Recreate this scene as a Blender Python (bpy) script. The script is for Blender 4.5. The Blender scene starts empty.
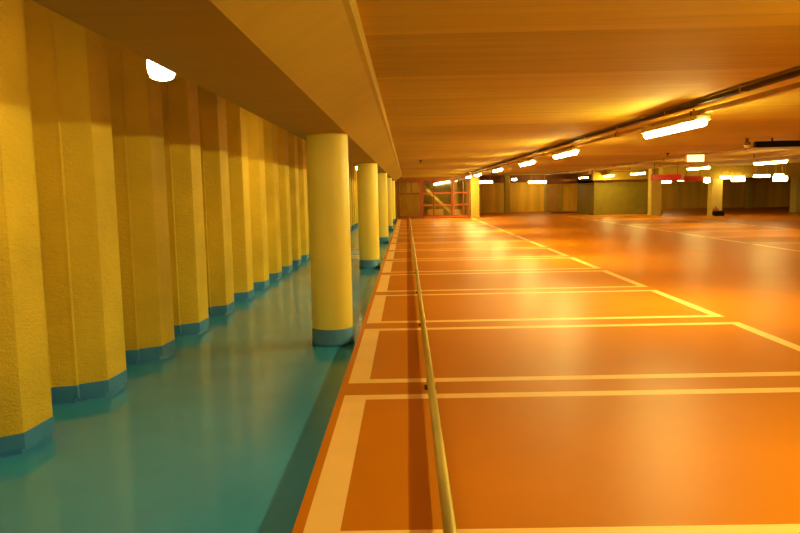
import bpy, bmesh, math, random
from mathutils import Vector, Matrix
random.seed(7)
S = bpy.context.scene
COL = S.collection

# ---------------------------------------------------------------- camera
cam_d = bpy.data.cameras.new('camera')
cam = bpy.data.objects.new('camera', cam_d)
COL.objects.link(cam)
cam_d.sensor_width = 36.0
cam_d.lens = 711.3 / 800 * 36.0
cam_d.clip_start = 0.05
cr = (0.9997480957828374, 0.00895456351406687, -0.020580592092138212)
cu = (0.019535680105434102, 0.10427066541874311, 0.9943570714466463)
cf = (-0.011049985584089496, 0.9945086445704759, -0.10406946571010317)
cam.matrix_world = Matrix(((cr[0], cu[0], -cf[0], 0), (cr[1], cu[1], -cf[1], 0),
                           (cr[2], cu[2], -cf[2], 1.5), (0, 0, 0, 1)))
S.camera = cam

# ---------------------------------------------------------------- world and exposure
w = bpy.data.worlds.new('world'); S.world = w; w.use_nodes = True
w.node_tree.nodes['Background'].inputs[0].default_value = (0.9, 0.6, 0.25, 1)
w.node_tree.nodes['Background'].inputs[1].default_value = 0.02
S.view_settings.view_transform = 'Standard'
S.view_settings.look = 'None'
S.view_settings.gamma = 1.0
S.view_settings.use_curve_mapping = False
S.view_settings.exposure = 0.0
S.cycles.max_bounces = 10
S.cycles.diffuse_bounces = 6
S.cycles.use_denoising = True
S.cycles.sample_clamp_indirect = 6
S.cycles.use_light_tree = True

LAMP_COL = (1.0, 0.82, 0.22, 1)
HALL_POWER = 200
SMALL_POWER = 210

# ---------------------------------------------------------------- materials
def new_mat(name):
    m = bpy.data.materials.new(name); m.use_nodes = True
    nt = m.node_tree
    return m, nt, nt.nodes['Principled BSDF']

def N(nt, typ, **kw):
    n = nt.nodes.new(typ)
    for k, v in kw.items():
        if k.startswith('i_'):
            n.inputs[k[2:].replace('_', ' ')].default_value = v
        else:
            setattr(n, k, v)
    return n

def surf(name, col, rough=0.6, spec=0.4, metal=0.0, var=0.12, nscale=3.0, bump=0.0, bscale=40.0,
         stretch=(1, 1, 1), rvar=0.0, bdist=0.01, detail=5.0):
    """procedural: base colour varied by noise, optional bump"""
    m, nt, b = new_mat(name)
    L = nt.links
    tc = N(nt, 'ShaderNodeTexCoord'); mp = N(nt, 'ShaderNodeMapping')
    mp.inputs['Scale'].default_value = stretch
    L.new(tc.outputs['Object'], mp.inputs['Vector'])
    n1 = N(nt, 'ShaderNodeTexNoise', i_Scale=nscale, i_Detail=detail)
    L.new(mp.outputs[0], n1.inputs['Vector'])
    rp = N(nt, 'ShaderNodeValToRGB')
    rp.color_ramp.elements[0].position = 0.3; rp.color_ramp.elements[1].position = 0.7
    rp.color_ramp.elements[0].color = tuple(c * (1 - var) for c in col) + (1,)
    rp.color_ramp.elements[1].color = tuple(min(1, c * (1 + var)) for c in col) + (1,)
    L.new(n1.outputs['Fac'], rp.inputs[0]); L.new(rp.outputs[0], b.inputs['Base Color'])
    b.inputs['Roughness'].default_value = rough
    b.inputs['Specular IOR Level'].default_value = spec
    b.inputs['Metallic'].default_value = metal
    if rvar:
        mr = N(nt, 'ShaderNodeMapRange')
        mr.inputs['To Min'].default_value = rough - rvar; mr.inputs['To Max'].default_value = rough + rvar
        L.new(n1.outputs['Fac'], mr.inputs['Value']); L.new(mr.outputs[0], b.inputs['Roughness'])
    if bump:
        n2 = N(nt, 'ShaderNodeTexNoise', i_Scale=bscale, i_Detail=4.0)
        L.new(mp.outputs[0], n2.inputs['Vector'])
        bp = N(nt, 'ShaderNodeBump', i_Strength=bump, i_Distance=bdist)
        L.new(n2.outputs['Fac'], bp.inputs['Height']); L.new(bp.outputs[0], b.inputs['Normal'])
    return m

def emit_mat(name, col, strength):
    m, nt, b = new_mat(name)
    b.inputs['Base Color'].default_value = (0.8, 0.78, 0.7, 1)
    b.inputs['Emission Color'].default_value = col
    b.inputs['Emission Strength'].default_value = strength
    return m

def concrete_mat(name, c0, c1, slab=True, bump=0.25):
    """board-marked concrete: boards run along X, one tone for each board, slab joints every 7.77 m"""
    m, nt, b = new_mat(name); L = nt.links
    tc = N(nt, 'ShaderNodeTexCoord')
    br = N(nt, 'ShaderNodeTexBrick', offset=0.37, offset_frequency=2, squash=1.0)
    br.inputs['Color1'].default_value = (0.0, 0, 0, 1); br.inputs['Color2'].default_value = (1, 1, 1, 1)
    br.inputs['Mortar'].default_value = (0.25, 0.25, 0.25, 1)
    br.inputs['Scale'].default_value = 1.0; br.inputs['Mortar Size'].default_value = 0.004
    br.inputs['Brick Width'].default_value = 4.6; br.inputs['Row Height'].default_value = 0.16
    L.new(tc.outputs['Object'], br.inputs['Vector'])
    mp = N(nt, 'ShaderNodeMapping'); mp.inputs['Scale'].default_value = (0.25, 5.0, 1)
    L.new(tc.outputs['Object'], mp.inputs['Vector'])
    n1 = N(nt, 'ShaderNodeTexNoise', i_Scale=1.6, i_Detail=7.0, i_Roughness=0.65)
    L.new(mp.outputs[0], n1.inputs['Vector'])
    n2 = N(nt, 'ShaderNodeTexNoise', i_Scale=0.35, i_Detail=4.0)
    L.new(tc.outputs['Object'], n2.inputs['Vector'])
    a1 = N(nt, 'ShaderNodeMix', data_type='FLOAT'); a1.inputs[0].default_value = 0.14
    L.new(n1.outputs['Fac'], a1.inputs[2]); L.new(br.outputs['Color'], a1.inputs[3])
    a2 = N(nt, 'ShaderNodeMix', data_type='FLOAT'); a2.inputs[0].default_value = 0.35
    L.new(a1.outputs[0], a2.inputs[2]); L.new(n2.outputs['Fac'], a2.inputs[3])
    rp = N(nt, 'ShaderNodeValToRGB')
    rp.color_ramp.elements[0].position = 0.25; rp.color_ramp.elements[1].position = 0.75
    rp.color_ramp.elements[0].color = c0 + (1,); rp.color_ramp.elements[1].color = c1 + (1,)
    L.new(a2.outputs[0], rp.inputs[0])
    out = rp.outputs[0]
    if slab:
        b2 = N(nt, 'ShaderNodeTexBrick', offset=0.0)
        b2.inputs['Color1'].default_value = (0.80, 0.80, 0.80, 1); b2.inputs['Color2'].default_value = (1, 1, 1, 1)
        b2.inputs['Mortar'].default_value = (0.74, 0.74, 0.74, 1)
        b2.inputs['Scale'].default_value = 1.0; b2.inputs['Mortar Size'].default_value = 0.010
        b2.inputs['Brick Width'].default_value = 200.0; b2.inputs['Row Height'].default_value = 1.55
        mp2 = N(nt, 'ShaderNodeMapping'); mp2.inputs['Location'].default_value = (90, 0.15, 0)
        L.new(tc.outputs['Object'], mp2.inputs['Vector']); L.new(mp2.outputs[0], b2.inputs['Vector'])
        mx = N(nt, 'ShaderNodeMix', data_type='RGBA', blend_type='MULTIPLY'); mx.inputs[0].default_value = 1.0
        L.new(rp.outputs[0], mx.inputs[6]); L.new(b2.outputs['Color'], mx.inputs[7]); out = mx.outputs[2]
    L.new(out, b.inputs['Base Color'])
    b.inputs['Roughness'].default_value = 0.75; b.inputs['Specular IOR Level'].default_value = 0.25
    bp = N(nt, 'ShaderNodeBump', i_Strength=bump, i_Distance=0.01)
    L.new(a1.outputs[0], bp.inputs['Height']); L.new(bp.outputs[0], b.inputs['Normal'])
    return m

def shotcrete_mat(name, col):
    m, nt, b = new_mat(name); L = nt.links
    tc = N(nt, 'ShaderNodeTexCoord')
    mp = N(nt, 'ShaderNodeMapping'); mp.inputs['Scale'].default_value = (1, 1, 2.6)
    L.new(tc.outputs['Object'], mp.inputs['Vector'])
    n1 = N(nt, 'ShaderNodeTexNoise', i_Scale=14.0, i_Detail=7.0, i_Roughness=0.6, i_Distortion=0.6)
    L.new(mp.outputs[0], n1.inputs['Vector'])
    n2 = N(nt, 'ShaderNodeTexNoise', i_Scale=1.6, i_Detail=4.0)
    L.new(tc.outputs['Object'], n2.inputs['Vector'])
    n3 = N(nt, 'ShaderNodeTexNoise', i_Scale=75.0, i_Detail=3.0)
    L.new(tc.outputs['Object'], n3.inputs['Vector'])
    rp = N(nt, 'ShaderNodeValToRGB')
    rp.color_ramp.elements[0].position = 0.3; rp.color_ramp.elements[1].position = 0.7
    rp.color_ramp.elements[0].color = tuple(c * 0.86 for c in col) + (1,)
    rp.color_ramp.elements[1].color = tuple(c * 1.1 for c in col) + (1,)
    L.new(n2.outputs['Fac'], rp.inputs[0]); L.new(rp.outputs[0], b.inputs['Base Color'])
    b.inputs['Roughness'].default_value = 0.7; b.inputs['Specular IOR Level'].default_value = 0.3
    ad = N(nt, 'ShaderNodeMath', operation='MULTIPLY_ADD'); ad.inputs[1].default_value = 0.35
    L.new(n3.outputs['Fac'], ad.inputs[0]); L.new(n1.outputs['Fac'], ad.inputs[2])
    bp = N(nt, 'ShaderNodeBump', i_Strength=0.8, i_Distance=0.022)
    L.new(ad.outputs[0], bp.inputs['Height']); L.new(bp.outputs[0], b.inputs['Normal'])
    return m

M = {}
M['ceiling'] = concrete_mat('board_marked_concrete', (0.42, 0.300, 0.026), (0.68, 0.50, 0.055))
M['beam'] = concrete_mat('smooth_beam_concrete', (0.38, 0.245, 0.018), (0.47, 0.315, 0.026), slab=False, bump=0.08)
M['shotcrete'] = shotcrete_mat('yellow_sprayed_concrete', (0.76, 0.54, 0.04))
M['col_paint'] = surf('yellow_column_paint', (0.90, 0.80, 0.16), 0.42, 0.45, var=0.04, nscale=2, bump=0.05, bscale=30)
M['pale_paint'] = surf('pale_square_column_paint', (0.52, 0.38, 0.07), 0.55, 0.3, var=0.06)
M['blue_band'] = surf('blue_base_paint', (0.05, 0.235, 0.60), 0.38, 0.25, var=0.10, nscale=6)
M['blue_floor'] = surf('blue_green_floor_coating', (0.04, 0.36, 0.90), 0.13, 0.45, var=0.08, nscale=1.3, bump=0.03, bscale=5, rvar=0.04)
M['red_floor'] = surf('orange_red_floor_coating', (0.58, 0.190, 0.006), 0.40, 0.07, var=0.09, nscale=0.8, bump=0.03, bscale=14, rvar=0.07)
M['line'] = surf('yellow_white_line_paint', (0.96, 0.63, 0.25), 0.42, 0.10, var=0.05, nscale=2.5, bump=0.02)
M['far_line'] = surf('worn_line_paint', (0.90, 0.50, 0.10), 0.38, 0.2, var=0.10, nscale=3)
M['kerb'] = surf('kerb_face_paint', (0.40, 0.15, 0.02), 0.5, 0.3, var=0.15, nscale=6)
M['far_wall'] = surf('brown_far_wall', (0.85, 0.50, 0.04), 0.6, 0.3, var=0.22, nscale=1.2, stretch=(2.4, 1, 0.15))
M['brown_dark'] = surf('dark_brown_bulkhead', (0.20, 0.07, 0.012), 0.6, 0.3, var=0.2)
M['green_wall'] = surf('olive_green_wall', (0.25, 0.19, 0.016), 0.6, 0.3, var=0.08)
M['steel'] = surf('yellowed_galvanised_steel', (0.55, 0.42, 0.12), 0.5, 0.4, metal=0.25, var=0.15, nscale=9, stretch=(1, 0.2, 1), bump=0.05)
M['tray_dark'] = surf('dark_cable_tray_steel', (0.06, 0.025, 0.008), 0.6, 0.2, var=0.25, nscale=8)
M['tray'] = surf('cable_trunking_steel', (0.50, 0.28, 0.06), 0.45, 0.5, metal=0.2, var=0.12, nscale=5)
M['lamp_body'] = surf('cream_lamp_housing', (0.70, 0.58, 0.28), 0.4, 0.4, var=0.03)
M['black'] = surf('matt_black_casing', (0.008, 0.005, 0.003), 0.7, 0.1, var=0.2)
M['red_sign'] = surf('red_sign_face', (0.75, 0.03, 0.03), 0.35, 0.5, var=0.08)
M['red_dull'] = surf('dull_red_sign_face', (0.45, 0.035, 0.015), 0.4, 0.3, var=0.1)
M['red_steel'] = surf('red_brown_painted_steel', (0.30, 0.060, 0.008), 0.4, 0.5, var=0.12)
M['red_bright'] = surf('bright_red_painted_steel', (0.62, 0.12, 0.03), 0.4, 0.5, var=0.08)
M['lobby_wall'] = surf('ochre_lobby_wall', (0.66, 0.46, 0.07), 0.6, 0.3, var=0.12)
M['lobby_dark'] = surf('dark_olive_lobby_wall', (0.42, 0.29, 0.04), 0.6, 0.3, var=0.3, nscale=2)
M['pale_panel'] = surf('pale_notice_panel', (0.88, 0.62, 0.22), 0.5, 0.4, var=0.06)
M['bench'] = surf('yellow_bench_laminate', (0.80, 0.48, 0.06), 0.35, 0.5, var=0.06)
M['door'] = surf('tan_door_paint', (0.48, 0.26, 0.04), 0.5, 0.4, var=0.08)
for k in ('red_floor', 'line', 'far_line'):
    M[k].node_tree.nodes['Principled BSDF'].inputs['Specular Tint'].default_value = (1.0, 0.80, 0.45, 1)
M['tube_dim'] = emit_mat('warm_second_row_diffuser', LAMP_COL, HALL_POWER * 0.5)
M['tube'] = emit_mat('warm_tube_diffuser', LAMP_COL, HALL_POWER)
M['far_tube'] = emit_mat('warm_far_lamp_diffuser', (1.0, 0.80, 0.30, 1), 20)
M['globe'] = emit_mat('warm_bulkhead_glass', (1.0, 0.70, 0.24, 1), SMALL_POWER)
M['glow_box_face'] = emit_mat('pale_glow_box_face', (1.0, 0.82, 0.36, 1), 1.8)
g, nt, b = new_mat('lobby_glass')
nt.nodes.remove(b)
tr = N(nt, 'ShaderNodeBsdfTransparent'); tr.inputs[0].default_value = (0.93, 0.92, 0.84, 1)
gl = N(nt, 'ShaderNodeBsdfGlossy'); gl.inputs['Roughness'].default_value = 0.05
fr = N(nt, 'ShaderNodeFresnel'); fr.inputs[0].default_value = 1.45
mx = N(nt, 'ShaderNodeMixShader')
nz = N(nt, 'ShaderNodeTexNoise', i_Scale=2.0); bp = N(nt, 'ShaderNodeBump', i_Strength=0.02)
nt.links.new(nz.outputs['Fac'], bp.inputs['Height']); nt.links.new(bp.outputs[0], gl.inputs['Normal'])
nt.links.new(fr.outputs[0], mx.inputs[0]); nt.links.new(tr.outputs[0], mx.inputs[1]); nt.links.new(gl.outputs[0], mx.inputs[2])
nt.links.new(mx.outputs[0], nt.nodes['Material Output'].inputs[0])
M['glass'] = g

# ---------------------------------------------------------------- mesh helpers
def add_box(bm, x0, x1, y0, y1, z0, z1, mi=0, bevel=0.0):
    r = bmesh.ops.create_cube(bm, size=1.0)
    vs = r['verts']
    for v in vs:
        v.co = Vector(((x0 + x1) / 2 + v.co.x * (x1 - x0), (y0 + y1) / 2 + v.co.y * (y1 - y0), (z0 + z1) / 2 + v.co.z * (z1 - z0)))
    fs = {f for v in vs for f in v.link_faces}
    for f in fs: f.material_index = mi
    if bevel:
        es = list({e for v in vs for e in v.link_edges})
        bmesh.ops.bevel(bm, geom=es, offset=bevel, segments=2, affect='EDGES', profile=0.5)

def add_lathe(bm, prof, cx=0, cy=0, n=48, axis='z', cap=True):
    rings = []
    for (r, h) in prof:
        ring = []
        for i in range(n):
            a = 2 * math.pi * i / n
            c, s = r * math.cos(a), r * math.sin(a)
            co = (cx + c, cy + s, h) if axis == 'z' else (cx + c, h, cy + s)
            ring.append(bm.verts.new(co))
        rings.append(ring)
    for a, b_ in zip(rings, rings[1:]):
        for i in range(n):
            f = bm.faces.new((a[i], a[(i + 1) % n], b_[(i + 1) % n], b_[i])); f.smooth = True
    if cap:
        bm.faces.new(rings[0][::-1]); bm.faces.new(rings[-1])

def prism(bm, prof, y0, y1, mi=0, closed=True):
    """extrude a closed (x,z) outline along Y"""
    a = [bm.verts.new((x, y0, z)) for x, z in prof]
    b_ = [bm.verts.new((x, y1, z)) for x, z in prof]
    n = len(prof)
    for i in range(n if closed else n - 1):
        f = bm.faces.new((a[i], a[(i + 1) % n], b_[(i + 1) % n], b_[i])); f.material_index = mi
    if closed:
        bm.faces.new(a[::-1]); bm.faces.new(b_)

def capsule(bm, x, y0, y1, z, r, n=20, flat=0.75):
    """long rounded diffuser along Y"""
    pts = []
    for k in range(5):
        t = math.pi / 2 * k / 4
        pts.append((max(0.004, r * math.sin(t)), y0 + r * (1 - math.cos(t))))
    for k in range(5):
        t = math.pi / 2 * (1 - k / 4)
        pts.append((max(0.004, r * math.sin(t)), y1 - r * (1 - math.cos(t))))
    v0 = len(bm.verts)
    add_lathe(bm, pts, x, z, n, axis='y')
    bm.verts.ensure_lookup_table()
    for v in bm.verts[v0:]:
        v.co.z = z + (v.co.z - z) * flat

def obj(name, bm, mats, parent=None, loc=(0, 0, 0), recalc=True, **props):
    if recalc: bmesh.ops.recalc_face_normals(bm, faces=bm.faces)
    me = bpy.data.meshes.new(name); bm.to_mesh(me); bm.free()
    for m in (mats if isinstance(mats, (list, tuple)) else [mats]): me.materials.append(m)
    o = bpy.data.objects.new(name, me); COL.objects.link(o); o.location = loc
    if parent: o.parent = parent
    for k, v in props.items(): o[k] = v
    return o

def thing(name, label, cat, loc=(0, 0, 0), group=None):
    o = bpy.data.objects.new(name, None); COL.objects.link(o); o.location = loc
    o['label'] = label; o['category'] = cat
    if group: o['group'] = group
    return o

def dup(root, loc, label, name=None):
    r = root.copy(); COL.objects.link(r); r.location = loc; r['label'] = label
    for ch in list(root.children):
        c = ch.copy(); COL.objects.link(c); c.parent = r
        for gch in ch.children:
            d = gch.copy(); COL.objects.link(d); d.parent = c
    return r

def box_obj(name, dims, mat, parent=None, bevel=0.0, **props):
    bm = bmesh.new(); add_box(bm, *dims, bevel=bevel)
    return obj(name, bm, mat, parent, **props)

def struct(name, dims, mat, bevel=0.0):
    return box_obj(name, dims, mat, None, bevel, kind='structure')

# ---------------------------------------------------------------- floors
Y0, Y1 = -6.0, 48.0
PER, GAP0, GAPC, LW = 2.59, 5.34, 0.45, 0.12
XE = -0.540                       # kerb edge
XK0, XK1 = -0.490, -0.490 + 0.165     # line along the kerb
XL0, XL1 = 3.57 - LW / 2, 3.57 + LW / 2
XF0, XF1 = 8.78 - LW / 2, 8.78 + LW / 2
XG1 = 12.9

bays = []       # (y0,y1) outer outline of every bay
k = -4
while True:
    a = GAP0 + (k - 1) * PER + (GAPC - LW) / 2
    b_ = GAP0 + k * PER - (GAPC - LW) / 2
    if b_ > 39.5: break
    bays.append((a, b_)); k += 1

xs = [XE, XK0, XK1, XL0, XL1, XF0, XF1, XG1 - LW, XG1, 20.0, 30.0]
ys = [Y0] + [v for a, b_ in bays for v in (a, a + LW, b_ - LW, b_)] + [Y1]
def is_line(x, y):
    for a, b_ in bays:
        if a < y < b_:
            edge = y < a + LW or y > b_ - LW
            if XK0 < x < XL1:
                return 1 if (edge or x < XK1 or x > XL0) else 0
            if XF0 < x < XG1 and y > 5:
                return 2 if (edge or x < XF1 or x > XG1 - LW) else 0
    return 0
bm = bmesh.new()
grid = [[bm.verts.new((x, y, 0)) for y in ys] for x in xs]
for i in range(len(xs) - 1):
    for j in range(len(ys) - 1):
        f = bm.faces.new((grid[i][j], grid[i + 1][j], grid[i + 1][j + 1], grid[i][j + 1]))
        f.material_index = is_line((xs[i] + xs[i + 1]) / 2, (ys[j] + ys[j + 1]) / 2)
# kerb face and slab body below
low = [[bm.verts.new((x, y, -0.30)) for y in (Y0, Y1)] for x in (xs[0], xs[-1])]
ga, gb = grid[0], grid[-1]
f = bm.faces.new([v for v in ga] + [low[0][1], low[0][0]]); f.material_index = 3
f = bm.faces.new([v for v in gb] + [low[1][1], low[1][0]])
f = bm.faces.new([grid[i][0] for i in range(len(xs))] + [low[1][0], low[0][0]])
f = bm.faces.new([grid[i][-1] for i in range(len(xs))] + [low[1][1], low[0][1]])
bm.faces.new((low[0][0], low[0][1], low[1][1], low[1][0]))
obj('floor', bm, [M['red_floor'], M['line'], M['far_line'], M['kerb']], kind='structure')
struct('walkway_floor', (-3.3, XE, Y0, 40.6, -0.32, -0.12), M['blue_floor'])

# ---------------------------------------------------------------- left wall (folded sheet-pile profile, sprayed)
def wall_profile(inset=0.0):
    pts = []
    k = -8
    while True:
        e = 4.725 + 1.29 * k
        # front flat end, return web, recess, near web with interlock ridge, next front flat
        seg = [(-2.455, e), (-2.475, e + 0.03), (-2.83, e + 0.24), (-2.84, e + 0.28), (-2.84, e + 0.70), (-2.835, e + 0.755),
               (-2.685, e + 0.785), (-2.655, e + 0.785), (-2.650, e + 0.812), (-2.665, e + 0.825), (-2.50, e + 0.93), (-2.475, e + 0.95)]
        if e > 40.6: break
        pts += [(x - inset, y) for x, y in seg]
        k += 1
    return pts

def wall_strip(bm, pts, z0, z1, back=-3.3, nz=1):
    rows = []
    for r in range(nz + 1):
        z = z0 + (z1 - z0) * r / nz
        rows.append([bm.verts.new((x, y, z)) for x, y in pts])
    for a, b_ in zip(rows, rows[1:]):
        for i in range(len(pts) - 1):
            bm.faces.new((a[i], a[i + 1], b_[i + 1], b_[i]))
    for row, up in ((rows[0], False), (rows[-1], True)):
        z = z1 if up else z0
        bk = [bm.verts.new((back, y, z)) for x, y in pts]
        for i in range(len(pts) - 1):
            bm.faces.new((row[i], row[i + 1], bk[i + 1], bk[i]))
bm = bmesh.new()
wall_strip(bm, wall_profile(), 0.02, 3.62, nz=1)
obj('wall_left', bm, M['shotcrete'], kind='structure')
bm = bmesh.new()
wall_strip(bm, wall_profile(-0.004), -0.085, 0.02)
wall_strip(bm, wall_profile(0.02), -0.13, -0.085)
obj('baseboard_left', bm, M['blue_band'], kind='structure')

# ---------------------------------------------------------------- ceiling, beam, walls
bm = bmesh.new()
prism(bm, [(-0.235, 2.46), (30.2, 2.46), (30.2, 2.80), (-0.235, 2.80)], Y0, Y1)
obj('ceiling', bm, M['ceiling'], kind='structure')
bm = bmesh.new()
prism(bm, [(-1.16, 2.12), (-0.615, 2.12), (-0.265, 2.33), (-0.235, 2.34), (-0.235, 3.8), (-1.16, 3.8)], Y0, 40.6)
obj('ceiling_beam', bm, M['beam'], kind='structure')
struct('walkway_ceiling', (-3.3, -1.16, Y0, 40.6, 3.6, 3.8), M['ceiling'])
struct('wall_back', (-3.3, 30.2, Y0 - 0.2, Y0, -0.3, 3.8), M['far_wall'])
struct('wall_right', (30.0, 30.2, Y0, Y1, -0.3, 2.8), M['far_wall'])
struct('wall_front', (3.6, 30.2, Y1, Y1 + 0.2, -0.3, 2.8), M['far_wall'])
struct('walkway_end_wall', (-3.3, -0.47, 40.6, 40.8, -0.3, 3.8), M['lobby_wall'])
struct('lobby_back_wall', (-0.47, 3.62, 44.5, 44.7, -0.3, 2.8), M['lobby_dark'])
struct('lobby_side_wall', (-0.49, -0.44, 40.6, 44.5, -0.3, 2.8), M['lobby_wall'])
struct('lobby_side_wall', (3.56, 3.62, 40.3, 48.0, -0.3, 2.8), M['lobby_wall'])
# bulkhead band below the far ceiling and the olive block
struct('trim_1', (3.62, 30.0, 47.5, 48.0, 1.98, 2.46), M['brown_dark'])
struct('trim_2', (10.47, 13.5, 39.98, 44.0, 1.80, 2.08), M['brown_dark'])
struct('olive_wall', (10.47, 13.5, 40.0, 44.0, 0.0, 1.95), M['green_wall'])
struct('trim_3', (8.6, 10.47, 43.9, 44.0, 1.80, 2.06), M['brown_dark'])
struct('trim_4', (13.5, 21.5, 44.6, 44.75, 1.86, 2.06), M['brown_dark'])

struct('trim_6', (12.6, 30.0, 35.3, 35.9, 1.86, 2.46), M['beam'])
struct('trim_7', (10.3, 13.7, 39.6, 39.97, 1.93, 2.46), M['beam'])
# pale door and wall pilasters at the far end
d = box_obj('door_1', (9.35, 10.25, 47.90, 48.0, 0.0, 1.90), M['door'], bevel=0.01, kind='structure')
bm = bmesh.new()
add_box(bm, 9.22, 9.35, 47.86, 48.0, 0, 1.98, bevel=0.01); add_box(bm, 10.25, 10.38, 47.86, 48.0, 0, 1.98, bevel=0.01); add_box(bm, 9.22, 10.38, 47.86, 48.0, 1.90, 1.98)
obj('door_frame', bm, M['pale_paint'], d)
box_obj('door_handle', (10.10, 10.20, 47.85, 47.90, 0.98, 1.02), M['steel'], d)

# ---------------------------------------------------------------- round columns
def round_column():
    t = thing('round_column', '', 'column', group='round columns beside the blue walkway')
    bm = bmesh.new(); add_lathe(bm, [(0.218, 0.05), (0.221, 0.06), (0.221, 2.10), (0.217, 2.12)], n=64)
    obj('shaft', bm, M['col_paint'], t)
    bm = bmesh.new(); add_lathe(bm, [(0.232, -0.12), (0.229, -0.085), (0.225, -0.08), (0.225, 0.055), (0.221, 0.060)], n=64)
    obj('base_band', bm, M['blue_band'], t, label='blue painted base band')
    return t
c0 = round_column()
names = ['nearest round yellow column with blue base beside the kerb, standing closest to the camera',
         'second round yellow column along the kerb, just behind the nearest one',
         'third round yellow column along the kerb, counted from the nearest',
         'fourth round yellow column along the kerb, second from the far end',
         'farthest round yellow column along the kerb, beside the red framed lobby']
for i, lab in enumerate(names):
    loc = (-0.832, 7.641 + 7.77 * i, 0)
    if i == 0: c0.location = loc; c0['label'] = lab
    else: dup(c0, loc, lab)

# ---------------------------------------------------------------- square columns in the hall
def square_column(cx, cy, sx, sy, lab, z1=2.458):
    t = thing('square_column', lab, 'column', (cx, cy, 0), 'square columns in the hall')
    bm = bmesh.new(); add_box(bm, -sx / 2, sx / 2, -sy / 2, sy / 2, 0.0, z1, bevel=0.02)
    obj('shaft', bm, M['pale_paint'], t)
    bm = bmesh.new(); add_box(bm, -sx / 2 - .012, sx / 2 + .012, -sy / 2 - .012, sy / 2 + .012, 0.0, 0.10, bevel=0.006)
    obj('base_band', bm, M['pale_paint'], t)
square_column(3.79, 39.75, 0.48, 0.48, 'bright pale square column at the right end of the red framed lobby')
square_column(13.22, 38.2, 0.55, 0.55, 'pale square column standing below the long bright red sign')
square_column(15.30, 35.6, 0.52, 0.52, 'pale square column with a small dark object at its foot', 1.858)
square_column(20.85, 38.2, 0.60, 0.60, 'pale square column cut by the edge of the photo')
square_column(6.52, 46.4, 0.34, 0.34, 'thin faint column by the far wall, right of the lobby')
square_column(22.2, 46.6, 0.36, 0.36, 'thin faint column by the far wall, right of the dark object')

# ---------------------------------------------------------------- wheel stop rail
ra = thing('wheel_stop_rail', 'long low steel tube rail running along the parking bays beside the kerb', 'rail', (0.155, 0, 0))
bm = bmesh.new()
prof = [(0.029 * math.cos(2 * math.pi * i / 20), 0.080 + 0.029 * math.sin(2 * math.pi * i / 20)) for i in range(20)]
prism(bm, prof, 0.1, 39.7)
for f in bm.faces:
    if len(f.verts) == 4: f.smooth = True
obj('tube', bm, M['steel'], ra)
def bracket_bm():
    bm = bmesh.new()
    add_box(bm, -0.045, 0.045, -0.05, 0.05, 0.0, 0.008, bevel=0.002)
    add_lathe(bm, [(0.016, 0.004), (0.016, 0.06)], n=16)
    add_box(bm, -0.029, 0.029, -0.02, 0.02, 0.048, 0.062, bevel=0.003)
    for sx in (-0.032, 0.032):
        for sy in (-0.035, 0.035):
            add_lathe(bm, [(0.007, 0.006), (0.007, 0.014)], cx=sx, cy=sy, n=6)
    return bm
br0 = obj('bracket', bracket_bm(), M['tray_dark'], ra, loc=(0, GAP0 - PER, 0))
k = 0
while GAP0 + k * PER < 39.6:
    c = br0.copy(); COL.objects.link(c); c.parent = ra; c.location = (0, GAP0 + k * PER, 0); k += 1

# ---------------------------------------------------------------- hall lamps
def hall_lamp():
    t = thing('ceiling_lamp', '', 'lamp')
    bm = bmesh.new(); add_box(bm, -0.09, 0.09, -0.93, 0.93, 0.022, 0.085, bevel=0.012)
    h = obj('housing', bm, M['lamp_body'], t)
    for y in (-0.8, 0.8): box_obj('hanger', (-0.012, 0.012, y - 0.012, y + 0.012, 0.08, 0.115), M['tray'], t)
    bm = bmesh.new(); capsule(bm, 0, -0.95, 0.95, 0.0, 0.055, flat=0.8)
    obj('diffuser', bm, M['tube'], t, label='glowing tube diffuser')
    return t
L0 = hall_lamp()
row1 = [(2.6, 'first tube lamp of the near row, above the nearest parking bays'),
        (8.95, 'largest and nearest long tube lamp in the photo, hanging under the trunking'),
        (14.95, 'second nearest long tube lamp of the near row, under the dark cable tray'),
        (19.6, 'third nearest tube lamp of the near row, under the dark cable tray'),
        (25.9, 'fourth tube lamp of the near row, third from the lobby'),
        (32.9, 'fifth tube lamp of the near row, second from the lobby'),
        (38.0, 'farthest tube lamp of the near row, touching the bright lobby column')]
for i, (y, lab) in enumerate(row1):
    if i == 0: L0.location = (3.3, y, 2.2); L0['label'] = lab; L0['group'] = 'tube lamps of the near row'
    else: dup(L0, (3.3, y, 2.2), lab)
def dim(root):
    for c in root.children:
        if c.name.startswith('diffuser'):
            c.material_slots[0].link = 'OBJECT'; c.material_slots[0].material = M['tube_dim']
row2 = [(11.1, 10.5, 2.17, 'first tube lamp of the second row, overhead beyond the driving lane'),
        (11.1, 16.2, 2.17, 'next tube lamp of the second row, before the black bar'),
        (11.1, 22.0, 2.16, 'nearest tube lamp of the second row, right side below the black bar'),
        (10.95, 27.0, 2.15, 'tube lamp of the second row directly below the square glowing box'),
        (10.95, 34.0, 2.13, 'tube lamp of the second row just left of the bright red sign'),
        (10.93, 38.9, 2.13, 'tube lamp of the second row above the olive block, next to farthest'),
        (10.71, 43.4, 2.13, 'farthest tube lamp of the second row, left of the olive block')]
for x, y, z, lab in row2:
    d = dup(L0, (x, y, z), lab); d['group'] = 'tube lamps of the second row'; dim(d)
for x, y, z, lab in [(18.6, 12.0, 2.17, 'nearer of two tube lamps toward the side wall'),
                     (18.6, 21.0, 2.17, 'further of two tube lamps toward the side wall')]:
    d = dup(L0, (x, y, z), lab); d['group'] = 'tube lamps of the third row'; dim(d)

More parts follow.
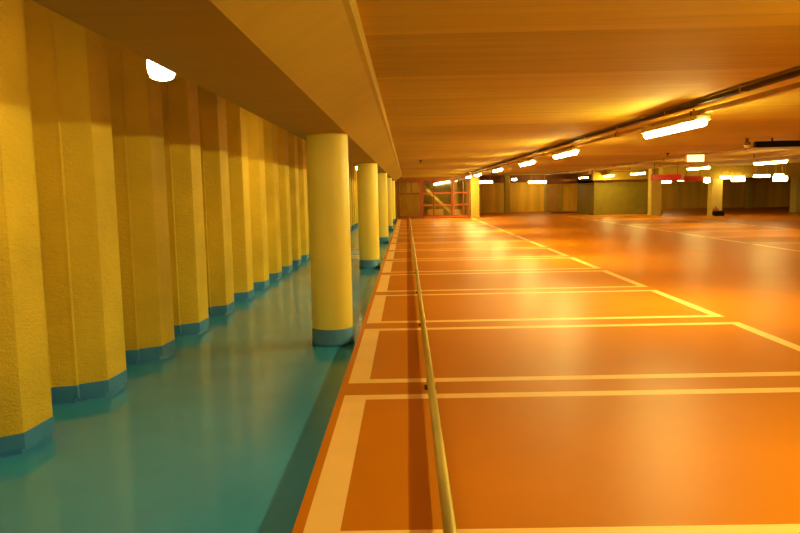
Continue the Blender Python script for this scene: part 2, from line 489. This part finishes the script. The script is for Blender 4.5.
# far lamps: short fixtures with hanger, housing and diffuser
def far_lamp(x, y, z, wx, wy, hz, lab, top=2.46, mat='far_tube'):
    t = thing('far_ceiling_lamp', lab, 'lamp', (x, y, z), 'lamps at the far end of the hall')
    bm = bmesh.new(); add_box(bm, -wx / 2, wx / 2, -wy / 2, wy / 2, -hz / 2, hz / 2, bevel=min(wx, wy, hz) * 0.35)
    obj('diffuser', bm, M[mat], t)
    bm = bmesh.new(); add_box(bm, -wx / 2 * .96, wx / 2 * .96, -wy / 2 * .9, wy / 2 * .9, hz / 2 - 0.004, hz / 2 + 0.04, bevel=0.008)
    obj('housing', bm, M['lamp_body'], t)
    if top > z:
        for s in (-1, 1): box_obj('hanger', (s * wx * .35 - .012, s * wx * .35 + .012, -.012, .012, hz / 2 + .03, top - z), M['tray'], t)
far_lamp(8.54, 46.5, 1.96, 1.25, .14, .15, 'wide lamp at the far wall, left of the door, right of the thin column')
far_lamp(4.61, 42.0, 1.98, 0.90, .14, .14, 'wide lamp at the far end, just right of the bright lobby column')
far_lamp(6.95, 46.2, 2.15, 0.34, .14, .14, 'small square lamp high up beside the thin left column')
far_lamp(16.2, 45.0, 1.79, 0.80, .14, .15, 'wide low lamp at the far end directly below the bright red sign')
far_lamp(17.2, 45.0, 1.87, 0.38, .14, .09, 'tiny lamp at the far end between the two red signs')
far_lamp(14.22, 34.0, 1.76, 0.28, .28, .26, 'small boxy lamp left of the column with the dark object')
far_lamp(15.55, 35.0, 1.88, 0.52, .14, .13, 'small oval lamp right of the column with the dark object')
far_lamp(16.10, 34.9, 1.74, 0.66, .14, .14, 'lower wide lamp of the far pair right of the dark object')
far_lamp(16.20, 35.0, 1.87, 0.50, .14, .12, 'upper wide lamp of the far pair right of the dark object')
far_lamp(16.30, 33.0, 1.89, 0.75, .14, .12, 'top lamp of the bright cluster at the right')
far_lamp(16.10, 31.0, 1.74, 0.62, .14, .22, 'large middle lamp of the bright cluster at the right')
far_lamp(16.35, 31.6, 1.90, 0.40, .14, .10, 'small right lamp of the bright cluster at the right')

# glowing box made up for a bright square patch below the ceiling
t = thing('glow_box', 'bright square patch above a tube lamp of the second row, made as a glowing box', 'light box', (8.42, 21.0, 2.30))
bm = bmesh.new(); add_box(bm, -.26, .26, -.045, .045, -.115, .115, bevel=0.01); obj('casing', bm, M['lamp_body'], t)
bm = bmesh.new(); add_box(bm, -.245, .245, -.052, -.044, -.10, .10, bevel=0.003); obj('glow_panel', bm, M['glow_box_face'], t)
for s in (-.18, .18): box_obj('hanger', (s - .01, s + .01, -.01, .01, .11, .165), M['tray'], t)

# ---------------------------------------------------------------- bulkhead lamps behind the beam
def wall_lamp():
    t = thing('bulkhead_lamp', '', 'lamp', group='round bulkhead lamps behind the beam')
    bm = bmesh.new()
    add_lathe(bm, [(0.075, 0.045), (0.075, 0.07), (0.05, 0.085)], n=32)
    add_box(bm, 0.05, 0.115, -0.03, 0.03, 0.045, 0.08, bevel=0.005)
    obj('base', bm, M['black'], t)
    bm = bmesh.new()
    add_lathe(bm, [(0.035, -0.05), (0.055, -0.042), (0.068, -0.015), (0.072, 0.02), (0.07, 0.05)], n=32)
    obj('globe', bm, M['globe'], t, label='glowing glass globe')
    return t
B0 = wall_lamp()
labs = ['bright lamp peeking out below the beam against the yellow wall at upper left',
        'lamp behind the beam hidden by the nearest round column',
        'tiny bright lamp seen between the nearest and second round columns',
        'lamp behind the beam hidden by the second round column',
        'farthest lamp behind the beam, near the end of the walkway']
for i, lab in enumerate(labs):
    loc = (-1.275, 3.82 + 7.77 * i, 2.165)
    if i == 0: B0.location = loc; B0['label'] = lab
    else: dup(B0, loc, lab)
dup(B0, (-1.275, -3.9, 2.165), 'lamp behind the beam at the near end of the walkway')

# ---------------------------------------------------------------- cable tray and trunking
t = thing('cable_tray', 'long dark cable tray fixed to the ceiling above the near row of tube lamps', 'cable tray', (3.26, 0, 2.415))
bm = bmesh.new()
prism(bm, [(-.036, .015), (-.036, -.022), (.036, -.022), (.036, .015), (.031, .015), (.031, -.017), (-.031, -.017), (-.031, .015)], -2, 39.4)
obj('channel', bm, M['tray_dark'], t)
bm = bmesh.new()
for cx, r in ((-.018, .008), (0.0, .009), (.019, .008)):
    prism(bm, [(cx + r * math.cos(2 * math.pi * i / 10), -.018 + r + r * math.sin(2 * math.pi * i / 10)) for i in range(10)], -2, 39.4)
obj('cables', bm, M['black'], t)
hb = None
for i in range(21):
    y = -1.0 + i * 2.0
    if hb is None:
        bm = bmesh.new()
        prism(bm, [(-.042, .044), (-.042, -.028), (.042, -.028), (.042, .044), (.038, .044), (.038, -.023), (-.038, -.023), (-.038, .044)], -.012, .012)
        hb = obj('hanger', bm, M['tray'], t, loc=(0, y, 0))
    else:
        c = hb.copy(); COL.objects.link(c); c.parent = t; c.location = (0, y, 0)
t = thing('lamp_trunking', 'pale metal trunking carrying the near row of tube lamps', 'trunking', (3.34, 0, 2.29))
bm = bmesh.new(); add_box(bm, -.03, .03, -2, 39.4, .015, .06); obj('channel', bm, M['tray'], t)
hb = None
for i in range(14):
    y = -0.6 + i * 3.0
    if hb is None:
        bm = bmesh.new(); add_box(bm, -.035, .035, -.02, .02, .01, .07); add_box(bm, -.008, .008, -.008, .008, .06, .095)
        hb = obj('hanger', bm, M['tray_dark'], t, loc=(0, y, 0))
    else:
        c = hb.copy(); COL.objects.link(c); c.parent = t; c.location = (0, y, 0)
t = thing('lamp_trunking', 'thin trunking under the ceiling carrying the second row of tube lamps', 'trunking', (11.0, 0, 2.3))
bm = bmesh.new(); add_box(bm, -.03, .03, 5, 46, .015, .05); obj('channel', bm, M['tray'], t)
for i in range(10): box_obj('hanger', (-.01, .01, 6 + i * 4.2, 6.02 + i * 4.2, .045, .16), M['tray_dark'], t)
t = thing('ceiling_conduit', 'thin dark conduit running under the ceiling below the black bar', 'conduit', (8.95, 0, 2.425))
bm = bmesh.new()
prism(bm, [(.025 * math.cos(2 * math.pi * i / 12), .025 * math.sin(2 * math.pi * i / 12)) for i in range(12)], 3, 46)
obj('pipe', bm, M['tray'], t)
c0_ = None
for i in range(14):
    y = 4 + i * 3.0
    if c0_ is None:
        bm = bmesh.new(); add_box(bm, -.03, .03, -.01, .01, -.03, .034, bevel=.004)
        c0_ = obj('pipe_clip', bm, M['tray_dark'], t, loc=(0, y, 0))
    else:
        c = c0_.copy(); COL.objects.link(c); c.parent = t; c.location = (0, y, 0)

# ---------------------------------------------------------------- black bar, fittings, signs
t = thing('hanging_bar', 'long black box bar hanging under the ceiling at the right edge', 'ceiling bar', (8.9, 15.0, 2.33))
bm = bmesh.new(); add_box(bm, -1.66, 1.6, -.06, .06, -.062, .062, bevel=.01); obj('casing', bm, M['black'], t)
for s in (-1.3, 0.0, 1.3): box_obj('hanger', (s - .015, s + .015, -.015, .015, .055, .13), M['tray_dark'], t)
t = thing('ceiling_fitting', 'small round red-brown fitting with a pale bottom left of the black bar', 'fitting', (7.08, 15.0, 2.33))
bm = bmesh.new(); add_lathe(bm, [(.03, .13), (.03, .06), (.075, .05), (.08, 0.0), (.06, -.01)], n=24); obj('base', bm, M['brown_dark'], t)
bm = bmesh.new(); add_lathe(bm, [(.058, -.008), (.055, -.04), (.035, -.065), (.008, -.07)], n=24); obj('cover', bm, M['lamp_body'], t)
def sprinkler(loc, lab):
    t = thing('sprinkler', lab, 'sprinkler', loc, 'dark fittings on the ceiling')
    bm = bmesh.new(); add_lathe(bm, [(.06, 0.0), (.06, -.015), (.02, -.02), (.016, -.07), (.03, -.075)], n=20); obj('body', bm, M['tray_dark'], t)
    bm = bmesh.new(); add_lathe(bm, [(.006, -.074), (.006, -.09), (.045, -.092), (.045, -.096)], n=20); obj('deflector', bm, M['tray_dark'], t)
sprinkler((0.45, 22.0, 2.46), 'small dark fitting on the ceiling above the lobby, left of the tray')
sprinkler((7.55, 20.8, 2.46), 'small dark fitting on the ceiling left of the square glowing box')

def sign(x, y, z, wd, ht, lab, mat):
    t = thing('hanging_sign', lab, 'sign', (x, y, z), 'red signs hanging under the ceiling')
    bm = bmesh.new(); add_box(bm, -wd / 2, wd / 2, -.03, .03, -ht / 2, ht / 2, bevel=.008); obj('panel', bm, mat, t)
    for s in (-wd * .38, wd * .38): box_obj('hanger', (s - .008, s + .008, -.008, .008, ht / 2 - .01, 2.46 - z), M['tray_dark'], t)
sign(10.84, 30.0, 1.88, 1.26, 0.24, 'long bright red sign hanging right of the olive block', M['red_sign'])
sign(13.55, 34.0, 1.85, 0.85, 0.24, 'shorter darker red sign hanging just right of the bright red one', M['red_dull'])

# dark object at the foot of a column
t = thing('equipment_case', 'small dark object with a red top at the foot of a square column', 'equipment', (15.22, 35.0, 0))
bm = bmesh.new(); add_box(bm, -.24, .26, -.15, .15, 0.02, .27, bevel=.05)
obj('body', bm, M['black'], t)
bm = bmesh.new(); add_box(bm, -.23, -.02, -.12, .12, .25, .40, bevel=.04); obj('lid', bm, M['red_steel'], t, label='red top')
bm = bmesh.new(); add_box(bm, -.16, -.13, -.012, .012, .39, .45); add_box(bm, -.16, -.05, -.012, .012, .44, .465, bevel=.004); obj('handle', bm, M['black'], t)
for s in (-.15, .17):
    bm = bmesh.new(); add_lathe(bm, [(.04, -.17), (.05, -.165), (.05, -.145), (.04, -.14)], cx=s, cy=.05, n=20, axis='y'); obj('wheel', bm, M['black'], t)

# ---------------------------------------------------------------- red framed lobby
t = thing('lobby_screen', 'red steel framed glass lobby front at the far end of the bays', 'glass partition', (0, 40.2, 0))
def lob(name, dims, mat, bevel=0.012, parent=t, **kw):
    return box_obj(name, dims, mat, parent, bevel, **kw)
lob('header', (-.22, 3.54, -.10, .10, 2.08, 2.30), M['red_steel'])
struct('trim_5', (-.235, 3.56, 40.05, 40.35, 2.30, 2.46), M['beam'])
lob('sill', (-.45, 3.54, -.08, .08, 0.0, 0.14), M['red_steel'])
for x, wd in ((-.42, .07), (.84, .20), (1.52, .07), (2.55, .10), (2.66, .07), (3.20, .10), (3.48, .10)):
    lob('mullion', (x - wd / 2, x + wd / 2, -.05, .05, .14, 2.08), M['red_steel'] if x != 2.66 else M['red_bright'])
lob('transom', (-.39, .74, -.03, .03, 1.36, 1.41), M['brown_dark'])
lob('transom', (.94, 3.43, -.04, .04, 1.36, 1.43), M['red_bright'])
lob('transom', (.94, 3.43, -.04, .04, .70, .76), M['red_bright'])
lob('sill_trim', (.94, 3.43, -.10, -.07, .02, .10), M['red_bright'])
for x0, x1 in ((-.385, .74), (.94, 1.485), (1.555, 2.50), (2.70, 3.15), (3.25, 3.43)):
    lob('glass_pane', (x0, x1, -.006, .006, .14, 2.08), M['glass'], bevel=0)
# inside the lobby
struct('lobby_inner_wall', (-.44, .82, 41.6, 41.7, 0, 2.46), M['lobby_wall'])
for x0, x1, lab in ((.02, .24, 'narrow pale panel behind the lobby glass, left one'), (.34, .66, 'wider pale panel behind the lobby glass, right one')):
    p_ = thing('notice_panel', lab, 'panel', (0, 41.6, 0), 'pale panels in the lobby')
    box_obj('board', (x0, x1, -.03, 0.0, 1.45, 2.05), M['pale_panel'], p_, .004)
p_ = thing('lobby_bench', 'yellow bench low inside the lobby behind the glass', 'bench', (1.75, 41.4, 0))
box_obj('seat', (-.55, .35, -.25, .25, .38, .44), M['bench'], p_, .01); box_obj('front_panel', (-.55, .35, -.24, -.21, .14, .38), M['bench'], p_, .004)
for s in (-.5, .3): box_obj('leg', (s - .03, s + .03, -.2, .2, 0, .38), M['steel'], p_, .004)
p_ = thing('lobby_cabinet', 'pale cabinet inside the lobby on the right behind the glass', 'cabinet', (2.98, 41.6, 0))
box_obj('body', (-.30, .22, -.2, .2, 0.05, .42), M['pale_panel'], p_, .01); box_obj('plinth', (-.28, .2, -.18, .18, 0, .06), M['brown_dark'], p_)
# pale door leaf behind, lamp on the lobby ceiling, sloping stair rail
p_ = thing('lobby_pillar', 'pale upright strip inside the lobby on the right', 'pillar', (3.0, 43.2, 0))
box_obj('shaft', (-.09, .09, -.09, .09, 0, 2.46), M['pale_paint'], p_, .01); box_obj('base', (-.12, .12, -.12, .12, 0, .1), M['pale_paint'], p_, .01)
p_ = thing('lobby_lamp', 'bright slanting strip lamp high inside the lobby', 'lamp', (2.05, 41.5, 1.98))
p_.rotation_euler = (0, -0.16, 0)
box_obj('diffuser', (-.50, .45, -.05, .05, -.04, .03), emit_mat('lobby_lamp_diffuser', (1, .78, .3, 1), 85), p_, .015); box_obj('housing', (-.52, .47, -.06, .06, .03, .07), M['lamp_body'], p_, .01)
for s in (-.4, .4): box_obj('hanger', (s - .01, s + .01, -.01, .01, .06, .50), M['tray_dark'], p_)
struct('lobby_ceiling', (-.44, 3.56, 40.35, 44.5, 2.44, 2.46), M['ceiling'])
p_ = thing('stair_flight', 'dark sloping stair flight dimly seen through the lobby glass', 'stairs', (1.9, 42.6, 0))
bm = bmesh.new()
for i in range(8):
    add_box(bm, -.75 + i * .2, -.55 + i * .2 + .03, -.5, .5, 1.55 - i * .19, 1.62 - i * .19)
obj('steps', bm, M['lobby_dark'], p_)
bm = bmesh.new(); prism(bm, [(-.8, 1.62), (-.68, 1.68), (.95, .13), (.95, 0.0), (.83, 0.0)], -.54, -.5); obj('stringer', bm, M['lobby_wall'], p_)
# thin dark strip low on the floor at the far end
struct('dark_strip_far', (8.9, 11.2, 44.0, 44.1, 0.0, 0.06), M['brown_dark'])
